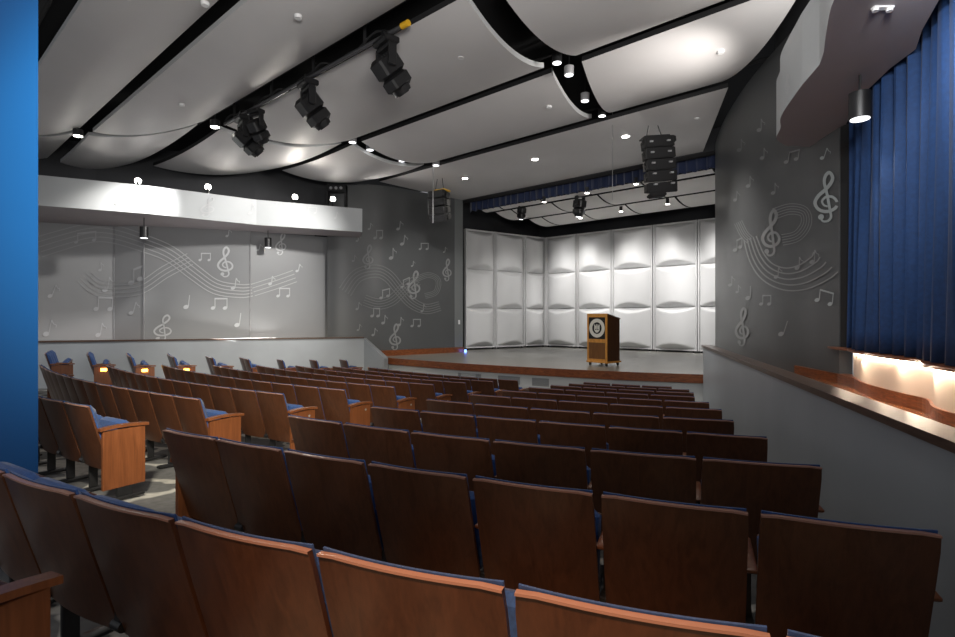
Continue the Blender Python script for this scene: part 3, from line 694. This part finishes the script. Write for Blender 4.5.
for k, (h, p, cs) in ROWS.items():
    mk = mk_right(k)
    for i, (a, b) in enumerate(zip(cs, cs[1:])):
        x, y = (a[0]+b[0])/2, (a[1]+b[1])/2; dx, dy = b[0]-a[0], b[1]-a[1]
        seat(p, x, y, EYE-h-.86, x-dy, y+dx, mk(i, 0), 'nearest row of seats' if k == 0 else 'seats of the right-hand block', 'p' if i == 0 and k else None, None)
for k, (a, b) in RE.items():
    arc_row(RC, k, a, b, .56, mk_right(k), 'seats of the right-hand block', 'p', None)
LEn = {1: [(-6.6, 7.6), (-3.31, 4.56)], 2: [(-7.62, 9.32), (-2.77, 5.32)], 3: [(-6.83, 9.84), (-2.21, 6.08)], 4: [(-6.31, 10.67), (-1.7, 6.87)], 5: [(-5.58, 11.25), (-1.19, 7.66)],
       6: [(-5.0, 11.95), (-.69, 8.45)], 7: [(-4.4, 12.6), (-.2, 9.25)], 8: [(-3.75, 13.15), (.30, 10.05)], 9: [(-3.1, 13.6), (.78, 10.75)]}
for k, (a, b) in LEn.items():
    mk = lambda i, n, k=k: 'tan-backed seat in left block, %s row from stage, %s from its right end' % (ORD[9-k], ORD[n-1-i])
    arc_row(LC, k, a, b, .49, mk, 'seats of the left-hand block', 'p', 'plain' if k < 3 else 'p')
# far block by the left wall
FAR = [(45, 354, 2), (88, 355.5, 3), (130, 356.7, 4), (173, 357, 5), (212, 358, 6), (248, 359.5, 7), (282, 360.4, 8), (316, 360.7, 9), (346, 360.5, 10)]
for j, (px, py, k) in enumerate(FAR):
    h = hk(LC, k)*(.88 if k < 9 else .845); P = pt(px, py, h); a0 = ang(LC, P[0], P[1]); R = math.hypot(P[0]-LC[0], P[1]-LC[1])
    cnt = 3 if k < 6 else (2 if k < 8 else 1)
    for i in range(cnt):
        a = a0 - (i+.5)*.49/R; x, y = LC[0]+R*math.cos(a), LC[1]+R*math.sin(a)
        seat(.49, x, y, P[2]-.86, LC[0], LC[1], 'blue seat beside the left wall, %s row from stage, %s from the aisle' % (ORD[8-j], ORD[i]), 'seats of the far block by the left wall',
             None, ('lamp' if k in (3, 4, 5, 10) else 'plain') if i == 0 else None)
# the row behind: only its end arm reaches into view
seat(.55, -1.72, 1.30, EYE-.74-.66-.02, 7.0, 20, 'aisle-end seat behind the nearest row, only its wooden arm showing bottom left', 'seats behind the camera row', None, 'plain')

# ------------------------------------------------------------------ lectern
al = math.radians(50)
lx, ly = 3.0, 12.42                                           # front right corner
t = thing('lectern', 'wooden lectern on casters with round emblem standing on the stage', 'lectern', (lx-.286*math.cos(al)+.27*math.sin(al), ly+.286*math.sin(al)+.27*math.cos(al), HS), -al)
W, Dp = .57, .54; w2, d2 = W/2, Dp/2; zt = 1.235; zb_ = 1.125; b0 = .115
mb = MB(); v = [(-w2+.01, -d2+.03, b0), (w2-.01, -d2+.03, b0), (w2-.01, d2-.02, b0), (-w2+.01, d2-.02, b0), (-w2+.01, -d2+.03, zt-.02), (w2-.01, -d2+.03, zt-.02), (w2-.01, d2-.02, zb_-.015), (-w2+.01, d2-.02, zb_-.015)]
mb.add(v, [(3,2,1,0),(4,5,6,7),(0,1,5,4),(1,2,6,5),(2,3,7,6),(3,0,4,7)]); mb.build('body', M['brown'], t)
mb = MB(); y0, y1 = -d2, -d2+.035
mb.box(-w2, -w2+.045, y0, y1, b0, zt, bev=.004); mb.box(w2-.045, w2, y0, y1, b0, zt, bev=.004)
mb.box(-w2+.045, w2-.045, y0+.002, y1, zt-.085, zt-.003); mb.box(-w2+.045, w2-.045, y0+.002, y1, .55, .635); mb.box(-w2+.045, w2-.045, y0+.002, y1, b0, b0+.05)
mb.build('front_frame', M['gold'], t)
mb = MB(); mb.add([(-w2, -d2+.036, zt-.02), (w2, -d2+.036, zt-.02), (w2, d2, zb_-.02), (-w2, d2, zb_-.02), (-w2, -d2+.036, zt), (w2, -d2+.036, zt), (w2, d2, zb_), (-w2, d2, zb_)],
                  [(3,2,1,0),(4,5,6,7),(0,1,5,4),(1,2,6,5),(2,3,7,6),(3,0,4,7)]); mb.build('top', M['brown'], t)
mb = MB(); mb.box(-w2-.015, w2+.015, -d2-.015, d2+.015, .075, b0, bev=.005); mb.build('base', M['gold'], t)
mb = MB(); mb.box(-w2+.045, w2-.045, y0+.012, y0+.03, .635, zt-.085); mb.build('upper_panel', M['blackmat'], t)
mb = MB()
for i in range(15):
    xx = -w2+.047+i*.0322; mb.box(xx, xx+.022, y0+.012, y0+.03, .165, .55)
mb.box(-w2+.045, w2-.045, y0+.022, y0+.03, .165, .55); mb.build('slatted_panel', M['slat'], t)
ez = .893; em = MB()
def ring(mb, r0, r1, y, n=36):
    vs = []
    for i in range(n):
        a = 2*math.pi*i/n; vs += [(r0*math.cos(a), y, ez+r0*math.sin(a)), (r1*math.cos(a), y, ez+r1*math.sin(a)), (r1*math.cos(a), y+.006, ez+r1*math.sin(a)), (r0*math.cos(a), y+.006, ez+r0*math.sin(a))]
    fs = []
    for i in range(n):
        a = 4*i; b = 4*((i+1) % n); fs += [(a, b, b+1, a+1), (a+1, b+1, b+2, a+2), (a, a+3, b+3, b)]
    mb.add(vs, fs)
ring(em, .138, .222, y0+.004); emb = em.build('emblem', M['emblem'], t, label='round cream seal with a dark centre')
em = MB()                                                    # shield and bars in the middle of the seal
em.box(-.075, -.05, y0+.004, y0+.01, ez-.05, ez+.085); em.box(.05, .075, y0+.004, y0+.01, ez-.05, ez+.085); em.box(-.012, .012, y0+.004, y0+.01, ez-.04, ez+.095)
em.box(-.044, -.024, y0+.004, y0+.01, ez-.02, ez+.06); em.box(.024, .044, y0+.004, y0+.01, ez-.02, ez+.06)
vs = [(-.075, y0+.004, ez-.045), (.075, y0+.004, ez-.045), (.04, y0+.004, ez-.095), (0, y0+.004, ez-.112), (-.04, y0+.004, ez-.095)]
em.add(vs+[(a, b+.006, c) for a, b, c in vs], [(0, 4, 3, 2, 1), (5, 6, 7, 8, 9), (0, 1, 6, 5), (1, 2, 7, 6), (2, 3, 8, 7), (3, 4, 9, 8), (4, 0, 5, 9)])
em.build('crest', M['emblem'], emb)
for sx in (-1, 1):
    for sy in (-1, 1):
        mb = MB(); x, y = sx*(w2-.05), sy*(d2-.05); mb.cyl((x-.014, y+.01, .032), (x+.014, y+.01, .032), .032, n=16); mb.box(x-.022, x+.022, y-.02, y+.03, .045, .078); mb.build('caster', M['black'], t)

# ------------------------------------------------------------------ fixtures
def downlight(px, py, h, label, power=0, hang=.25, r=.075, hh=.13, mats=None, lens='lensd', group='small cylinder lights in the ceiling slots'):
    x, y, z = pt(px, py, -h)
    t = thing('cylinder_light', label, 'light', (x, y, z), 0, group)
    MB().cyl((0, 0, 0), (0, 0, hh), r, n=20).build('housing', mats or M['black'], t, smooth=True)
    MB().cyl((0, 0, -.006), (0, 0, .0), r*.86, n=20).build('lens', M[lens], t)
    if h > 3.5: hang = TOP-z-hh-.003
    MB().cyl((0, 0, hh), (0, 0, hh+hang), .009, n=8).build('stem', M['black'], t)
    if power: lamp('SPOT', (x, y, z-.03), power, (1, .95, .88), .05, (x, y, 0), 90)
    return t
for px, py, lb in ((557, 63, 'black cylinder light hanging where the two ceiling slots cross'), (569, 75, 'white-faced cylinder light second along the black slot'), (585, 101, 'white cylinder light third along the black slot'), (602, 116, 'small cylinder light at the stage end of the black slot')):
    downlight(px, py, 3.8, lb, mats=M['grey'] if px in (569, 585) else None, hang=.35)
for px, py, lb in ((352.5, 142.5, 'cylinder light at the slot crossing above the left wall'), (370, 150, 'round white cylinder light just right of that slot crossing'), (402, 161, 'cylinder light midway along the curved slot by the left speaker'), (436, 165.5, 'cylinder light above the left line array speaker')):
    downlight(px, py, 3.9, lb, hang=.2, r=.09, mats=M['grey'])
for px, py, lb in ((78, 136, 'lit cylinder light at the slot crossing by the blue wall'), (215, 127, 'lit cylinder light left of the moving lights')):
    downlight(px, py, 3.75, lb, hang=.3, r=.09, lens='lens')
# pendants under the bulkheads
downlight(144, 238, 1.9*12.6/12.6, 'black pendant light under the left bulkhead, nearer the blue wall', hang=.30, r=.09, hh=.26, group='black pendant lights under the bulkheads')
downlight(268, 247.5, 1.92, 'black pendant light under the left bulkhead, nearer the stage', hang=.30, r=.09, hh=.26, group='black pendant lights under the bulkheads')
downlight(860, 119, 1.80, 'black pendant light hanging in front of the blue curtain', hang=.165, r=.088, hh=.235, power=12, group='black pendant lights under the bulkheads')
# recessed lamps in the flat panel before the stage
for px, py, lb in ((465, 178, 'leftmost recessed downlight in the flat panel before the stage'), (535, 159, 'middle recessed downlight in the flat panel before the stage'), (625.5, 136, 'right recessed downlight beside the hanging speaker')):
    x, y, z = pt(px, py, -3.95); t = thing('recessed_downlight', lb, 'light', (x, y, z), 0, 'recessed downlights before the stage')
    mb = MB(); mb.cyl((0, 0, -.012), (0, 0, .0), .11, n=20); mb.build('trim_ring', M['plate'], t); MB().cyl((0, 0, -.02), (0, 0, -.0125), .075, n=16).build('lens', M['lens'], t)
    lamp('SPOT', (x, y, z-.06), 60, (1, .93, .82), .07, (x, y, 0), 100)
for px, py, lb in ((544, 202, 'small lamp in the stage canopy left of the second moving light'), (587, 193, 'small lamp in the canopy right of the second moving light'), (636, 184, 'small lamp in the canopy left of the big speaker'), (580.5, 218, 'lit lamp low under the canopy above the lectern side'),
                    (621, 211.5, 'lit lamp low under the canopy, second from the right'), (667.5, 204, 'lit lamp low under the canopy beneath the big speaker')):
    h = 3.42; x, y, z = pt(px, py, -h); t = thing('canopy_lamp', lb, 'light', (x, y, z), 0, 'small lamps in the stage canopy')
    MB().cyl((0, 0, .0), (0, 0, .16), .05, n=14).build('housing', M['black'], t); MB().cyl((0, 0, -.01), (0, 0, .0), .055, n=14).build('lens', M['lens'], t)
# spots standing on the left bulkhead
for px, py, y, lb in ((138, 181, 12.55, 'spotlight on the left bulkhead nearest the blue wall'), (208, 187, 13.2, 'spotlight on the left bulkhead, second from the blue wall'), (295, 197, 14.25, 'bright warm spotlight on the left bulkhead'), (333, 199, 14.75, 'spotlight at the stage end of the left bulkhead')):
    x = (px-CX)/F*y; z = EYE+(CY-py)*y/F; t = thing('spotlight', lb, 'light', (x, y, z), math.atan2(-x, y)*-1, 'spotlights standing on the left bulkhead')
    d = Vector((-x, -y, EYE-z)).normalized()
    MB().cyl(-d*.2, (0, 0, 0), .085, n=16).build('housing', M['black'], t); MB().cyl((0, 0, 0), d*.01, .07, n=16).build('lens', M['lens'], t)
    t.rotation_euler = (0, 0, 0)
    MB().box(-.02, .02, -.02, .02, EYE+3.02-z, 0).build('bracket', M['black'], t)

# truss pipe and cable along the light slot
def s2(px, n=4.62):
    return onray(px, n)
a = s2(225); b = s2(402)
d = Vector((b[0]-a[0], b[1]-a[1], 0)).normalized()
t = thing('lighting_pipe', 'grey lighting pipe with yellow end cap carrying the moving lights', 'pipe', (a[0], a[1], ZC-.1))
MB().cyl((0, 0, 0), (b[0]-a[0], b[1]-a[1], 0), .03, n=14).build('pipe', M['dgrey'], t, smooth=True)
MB().cyl((b[0]-a[0], b[1]-a[1], 0), Vector((b[0]-a[0], b[1]-a[1], 0))+d*.13, .042, n=14).build('end_cap', M['yellow'], t, label='yellow end cap')
for f in (.08, .35, .6, .85): MB().box((b[0]-a[0])*f-.02, (b[0]-a[0])*f+.02, (b[1]-a[1])*f-.02, (b[1]-a[1])*f+.02, 0, .597).build('hanger', M['black'], t)
pts = []
for i in range(40):
    f = i/39; pts.append(((b[0]-a[0])*f, (b[1]-a[1])*f, .05+.05*math.sin(f*23)+.03*math.sin(f*51)))
MB().tube(pts, .014, 6).build('cable', M['blackmat'], t)
def mover(x, y, z, scale, label, yaw, pitch, group, lit=False):
    t = thing('moving_light', label, 'stage light', (x, y, z), yaw, group); k = scale
    def bb(name, f, m=M['black'], sm=False):
        mb = MB(); f(mb); mb.xform(lambda p: (p[0]*k, p[1]*k, p[2]*k)); return mb.build(name, m, t, smooth=sm)
    bb('clamp', lambda m_: (m_.box(-.03, .03, -.05, .05, -.02, .10, bev=.01), m_.cyl((0, -.06, .05), (0, .06, .05), .045)))
    bb('base', lambda m_: (m_.box(-.19, .19, -.12, .12, -.12, -.02, bev=.02), m_.box(-.14, .14, -.13, .13, -.10, -.05, bev=.01)))
    bb('yoke', lambda m_: (m_.box(-.20, .20, -.06, .06, -.18, -.12, bev=.015), m_.box(-.21, -.16, -.06, .06, -.46, -.14, bev=.015), m_.box(.16, .21, -.06, .06, -.46, -.14, bev=.015)))
    mb = MB(); mb.box(-.155, .155, -.17, .20, -.17, .14, bev=.05); mb.box(-.15, .15, -.16, .18, -.37, -.15, bev=.045)
    mb.cyl((0, 0, -.43), (0, 0, -.34), .13, .15, n=20)
    for i in range(5): mb.box(-.15, .15, -.10+i*.05, -.08+i*.05, .10, .13)
    mb.xform(lambda p: (p[0]*k, (p[1]*math.cos(pitch)-p[2]*math.sin(pitch))*k, (p[1]*math.sin(pitch)+p[2]*math.cos(pitch)-.40)*k)); mb.build('head', M['black'], t, smooth=True)
    mb = MB(); mb.cyl((0, 0, -.445), (0, 0, -.431), .09, n=20)
    mb.xform(lambda p: (p[0]*k, (p[1]*math.cos(pitch)-p[2]*math.sin(pitch))*k, (p[1]*math.sin(pitch)+p[2]*math.cos(pitch)-.40)*k)); mb.build('lens', M['lensd'] if lit else M['black'], t)
    return t
gm = 'moving lights on the house lighting pipe'
for px, lb, yaw, pt_ in ((386, 'black moving light nearest the yellow pipe end', -.9, .75), (308, 'middle black moving light of the three on the pipe', -.9, .75), (243, 'black moving light at the left end of the pipe', -.9, .85), (256, 'black moving light tucked behind the left one on the pipe', -.5, .6)):
    x, y = s2(px, 4.64); mover(x, y, ZC-.12, .95 if px != 256 else .75, lb, yaw, pt_, gm)
gm = 'moving lights behind the valance'
for px, lb, sc in ((522, 'small black moving light hanging behind the left of the valance', .66), (580, 'black moving light hanging behind the middle of the valance', .88)):
    x, y = onray(px, 13.75); mover(x, y, EYE+3.72, sc, lb, .7, .15, gm, True)
    t = thing('drop_pipe', 'black drop pipe holding the %s moving light behind the valance' % ('left' if px == 522 else 'middle'), 'pipe', (x, y, EYE+3.72+.1*sc)); MB().cyl((0, 0, 0), (0, 0, TOP-EYE-3.72-.1*sc-.02), .025).build('tube', M['black'], t)

# line array speakers
def array(loc, rz, n, w_, hh, dep, label, curve, chain, tape=False, roll=0):
    t = thing('line_array_speaker', label, 'speaker', loc, rz, 'hanging line array speakers'); t.rotation_euler = (0, roll, rz)
    z = 0; y = 0; a = -.04
    mb = MB(); mb.box(-w_*.2 if tape else -w_*.46, w_*.46, -dep*.35, dep*.45, .01, .05, bev=.008); mb.build('top_frame', M['yellow'] if tape else M['black'], t)
    for i in range(n):
        mb = MB(); h2 = hh/2
        # wedge cabinet, front faces -y
        v = [(-w_/2, -dep*.5, -hh), (w_/2, -dep*.5, -hh), (w_*.40, dep*.5, -hh*.88), (-w_*.40, dep*.5, -hh*.88), (-w_/2, -dep*.5, 0), (w_/2, -dep*.5, 0), (w_*.40, dep*.5, -hh*.12), (-w_*.40, dep*.5, -hh*.12)]
        mb.add(v, [(3,2,1,0),(4,5,6,7),(0,1,5,4),(1,2,6,5),(2,3,7,6),(3,0,4,7)])
        g = MB(); g.box(-w_/2+.02, w_/2-.02, -dep*.5-.012, -dep*.5+.002, -hh+.015, -.015, bev=.005)
        sds = []
        for sx in (-1, 1):
            sd = MB(); sds.append(sd)
            for zz in (-hh*.3, -hh*.7): sd.cyl((sx*w_*.47, -dep*.1, zz), (sx*(w_*.47+.02), -dep*.1, zz), .035, n=14)
            sd.box(sx*w_*.5-.012, sx*w_*.5+.012, -dep*.52, -dep*.30, -hh*.95, -hh*.05)
        def rot(p, a=a, z=z, y=y): return (p[0], p[1]*math.cos(a)-p[2]*math.sin(a)+y, p[1]*math.sin(a)+p[2]*math.cos(a)+z)
        mb.xform(rot); g.xform(rot)
        for sd in sds: sd.xform(rot)
        c = mb.build('cabinet', M['blackmat'], t); g.build('grille', M['blackmat'], c); [sd.build('rigging', M['black'], c) for sd in sds]
        y += math.sin(a)*hh*1.02; z -= math.cos(a)*hh*1.03; a += curve
    if n == 5:
        MB().box(-w_*.47, w_*.08, -dep*.5, dep*.2, z-.10, z-.01, bev=.03).build('bottom_bar', M['blackmat'], t)
        MB().box(w_*.30, w_*.66, -dep*.4, dep*.3, -.12, .03, bev=.03).build('top_bar', M['blackmat'], t)
        for i in range(5):
            for x0 in (-w_*.38, w_*.24): MB().box(x0, x0+.07, -dep*.5-.05, -dep*.5-.006, -hh*(i+.55), -hh*(i+.55)+.03).build('handle', M['grey'], t)
    mb = MB()
    for x0 in (-w_*.3, w_*.25): mb.tube([(x0, 0, .05), (x0*.6, 0, chain)], .010, 6)
    mb.build('chain', M['black'], t)
# right cluster
x, y = onray(655, 10.6); zt_ = EYE+(CY-139)*y/F
array((x, y, zt_), .15, 5, .60, .215, .34, 'large black line array speaker hanging before the right of the stage', .05, ZC-zt_, roll=-.11)
x, y = -1.06, 15.1; zt_ = EYE+(CY-192)*y/F
array((x, y, zt_), -.55, 4, .52, .20, .40, 'smaller black line array speaker with yellow frame hanging left of the stage', .11, ZC-zt_, True)
# hoist cables
for px, pz, lb, nn_, z1 in ((433, 223, 'thin steel cable running down past the left speaker', 9.45, None), (612.5, 200, 'thin pale cable hanging left of the big speaker', 9.9, None)):
    x, y = onray(px, nn_+.1); MB_ = MB(); zb2 = EYE+(CY-pz)*y/F; MB_.cyl((0, 0, zb2-ZC), (0, 0, TOP-ZC-.003), .012 if px < 500 else .006, n=8)
    tag(MB_.build('hanging_cable', M['chrome'], loc=(x, y, ZC)), lb, 'cable')
# smoke detectors on the clouds
for px, py, lb in ((205, 4, 'small round sensor on the cloud at the top left'), (182, 105, 'small sensor on the cloud below the long left slot'), (298, 17, 'small sensor on the cloud left of the pipe'), (461, 57, 'small sensor on the cloud right of the pipe'), (549, 107, 'small sensor on the cloud before the flat panel'), (721, 52, 'small sensor on the bright cloud by the right wall'), (697, 118, 'small sensor at the right end of the flat panel')):
    x, y, z = pt(px, py, -(3.76 if px != 697 else 3.95)); mb = MB(); mb.cyl((0, 0, -.02), (0, 0, .02), .045, .05, n=14)
    tag(mb.build('ceiling_sensor', M['plate'], loc=(x, y, z+.0)), lb, 'sensor', 'small round sensors on the ceiling clouds')
x, y, z = pt(884, 7, -2.2); mb = MB(); mb.cyl((-.06, 0, -.03), (-.06, 0, 0), .022, n=10); mb.cyl((.04, 0, -.03), (.04, 0, 0), .022, n=10); mb.box(-.08, .06, -.02, .02, -.012, 0)
tag(mb.build('soffit_fitting', M['plate'], loc=(x, y, z)), 'small white twin fitting under the curved grey soffit', 'fitting')
# small rack of fittings at the stage end of the left bulkhead
x, y = (337-CX)/F*15.1, 15.1; t = thing('equipment_rack', 'dark equipment rack standing on the stage end of the left bulkhead', 'rack', (x, y, EYE+3.02))
mb = MB(); mb.box(-.27, .27, -.12, .12, 0, .06); mb.box(-.27, -.23, -.12, .12, 0, .75); mb.box(.23, .27, -.12, .12, 0, .75); mb.box(-.27, .27, -.1, .1, .55, .72, bev=.01); mb.build('frame', M['black'], t)
mb = MB()
for i in range(3): mb.cyl((-.14+.14*i, -.13, .64), (-.14+.14*i, -.10, .64), .04)
mb.build('lamp_face', M['grey'], t)
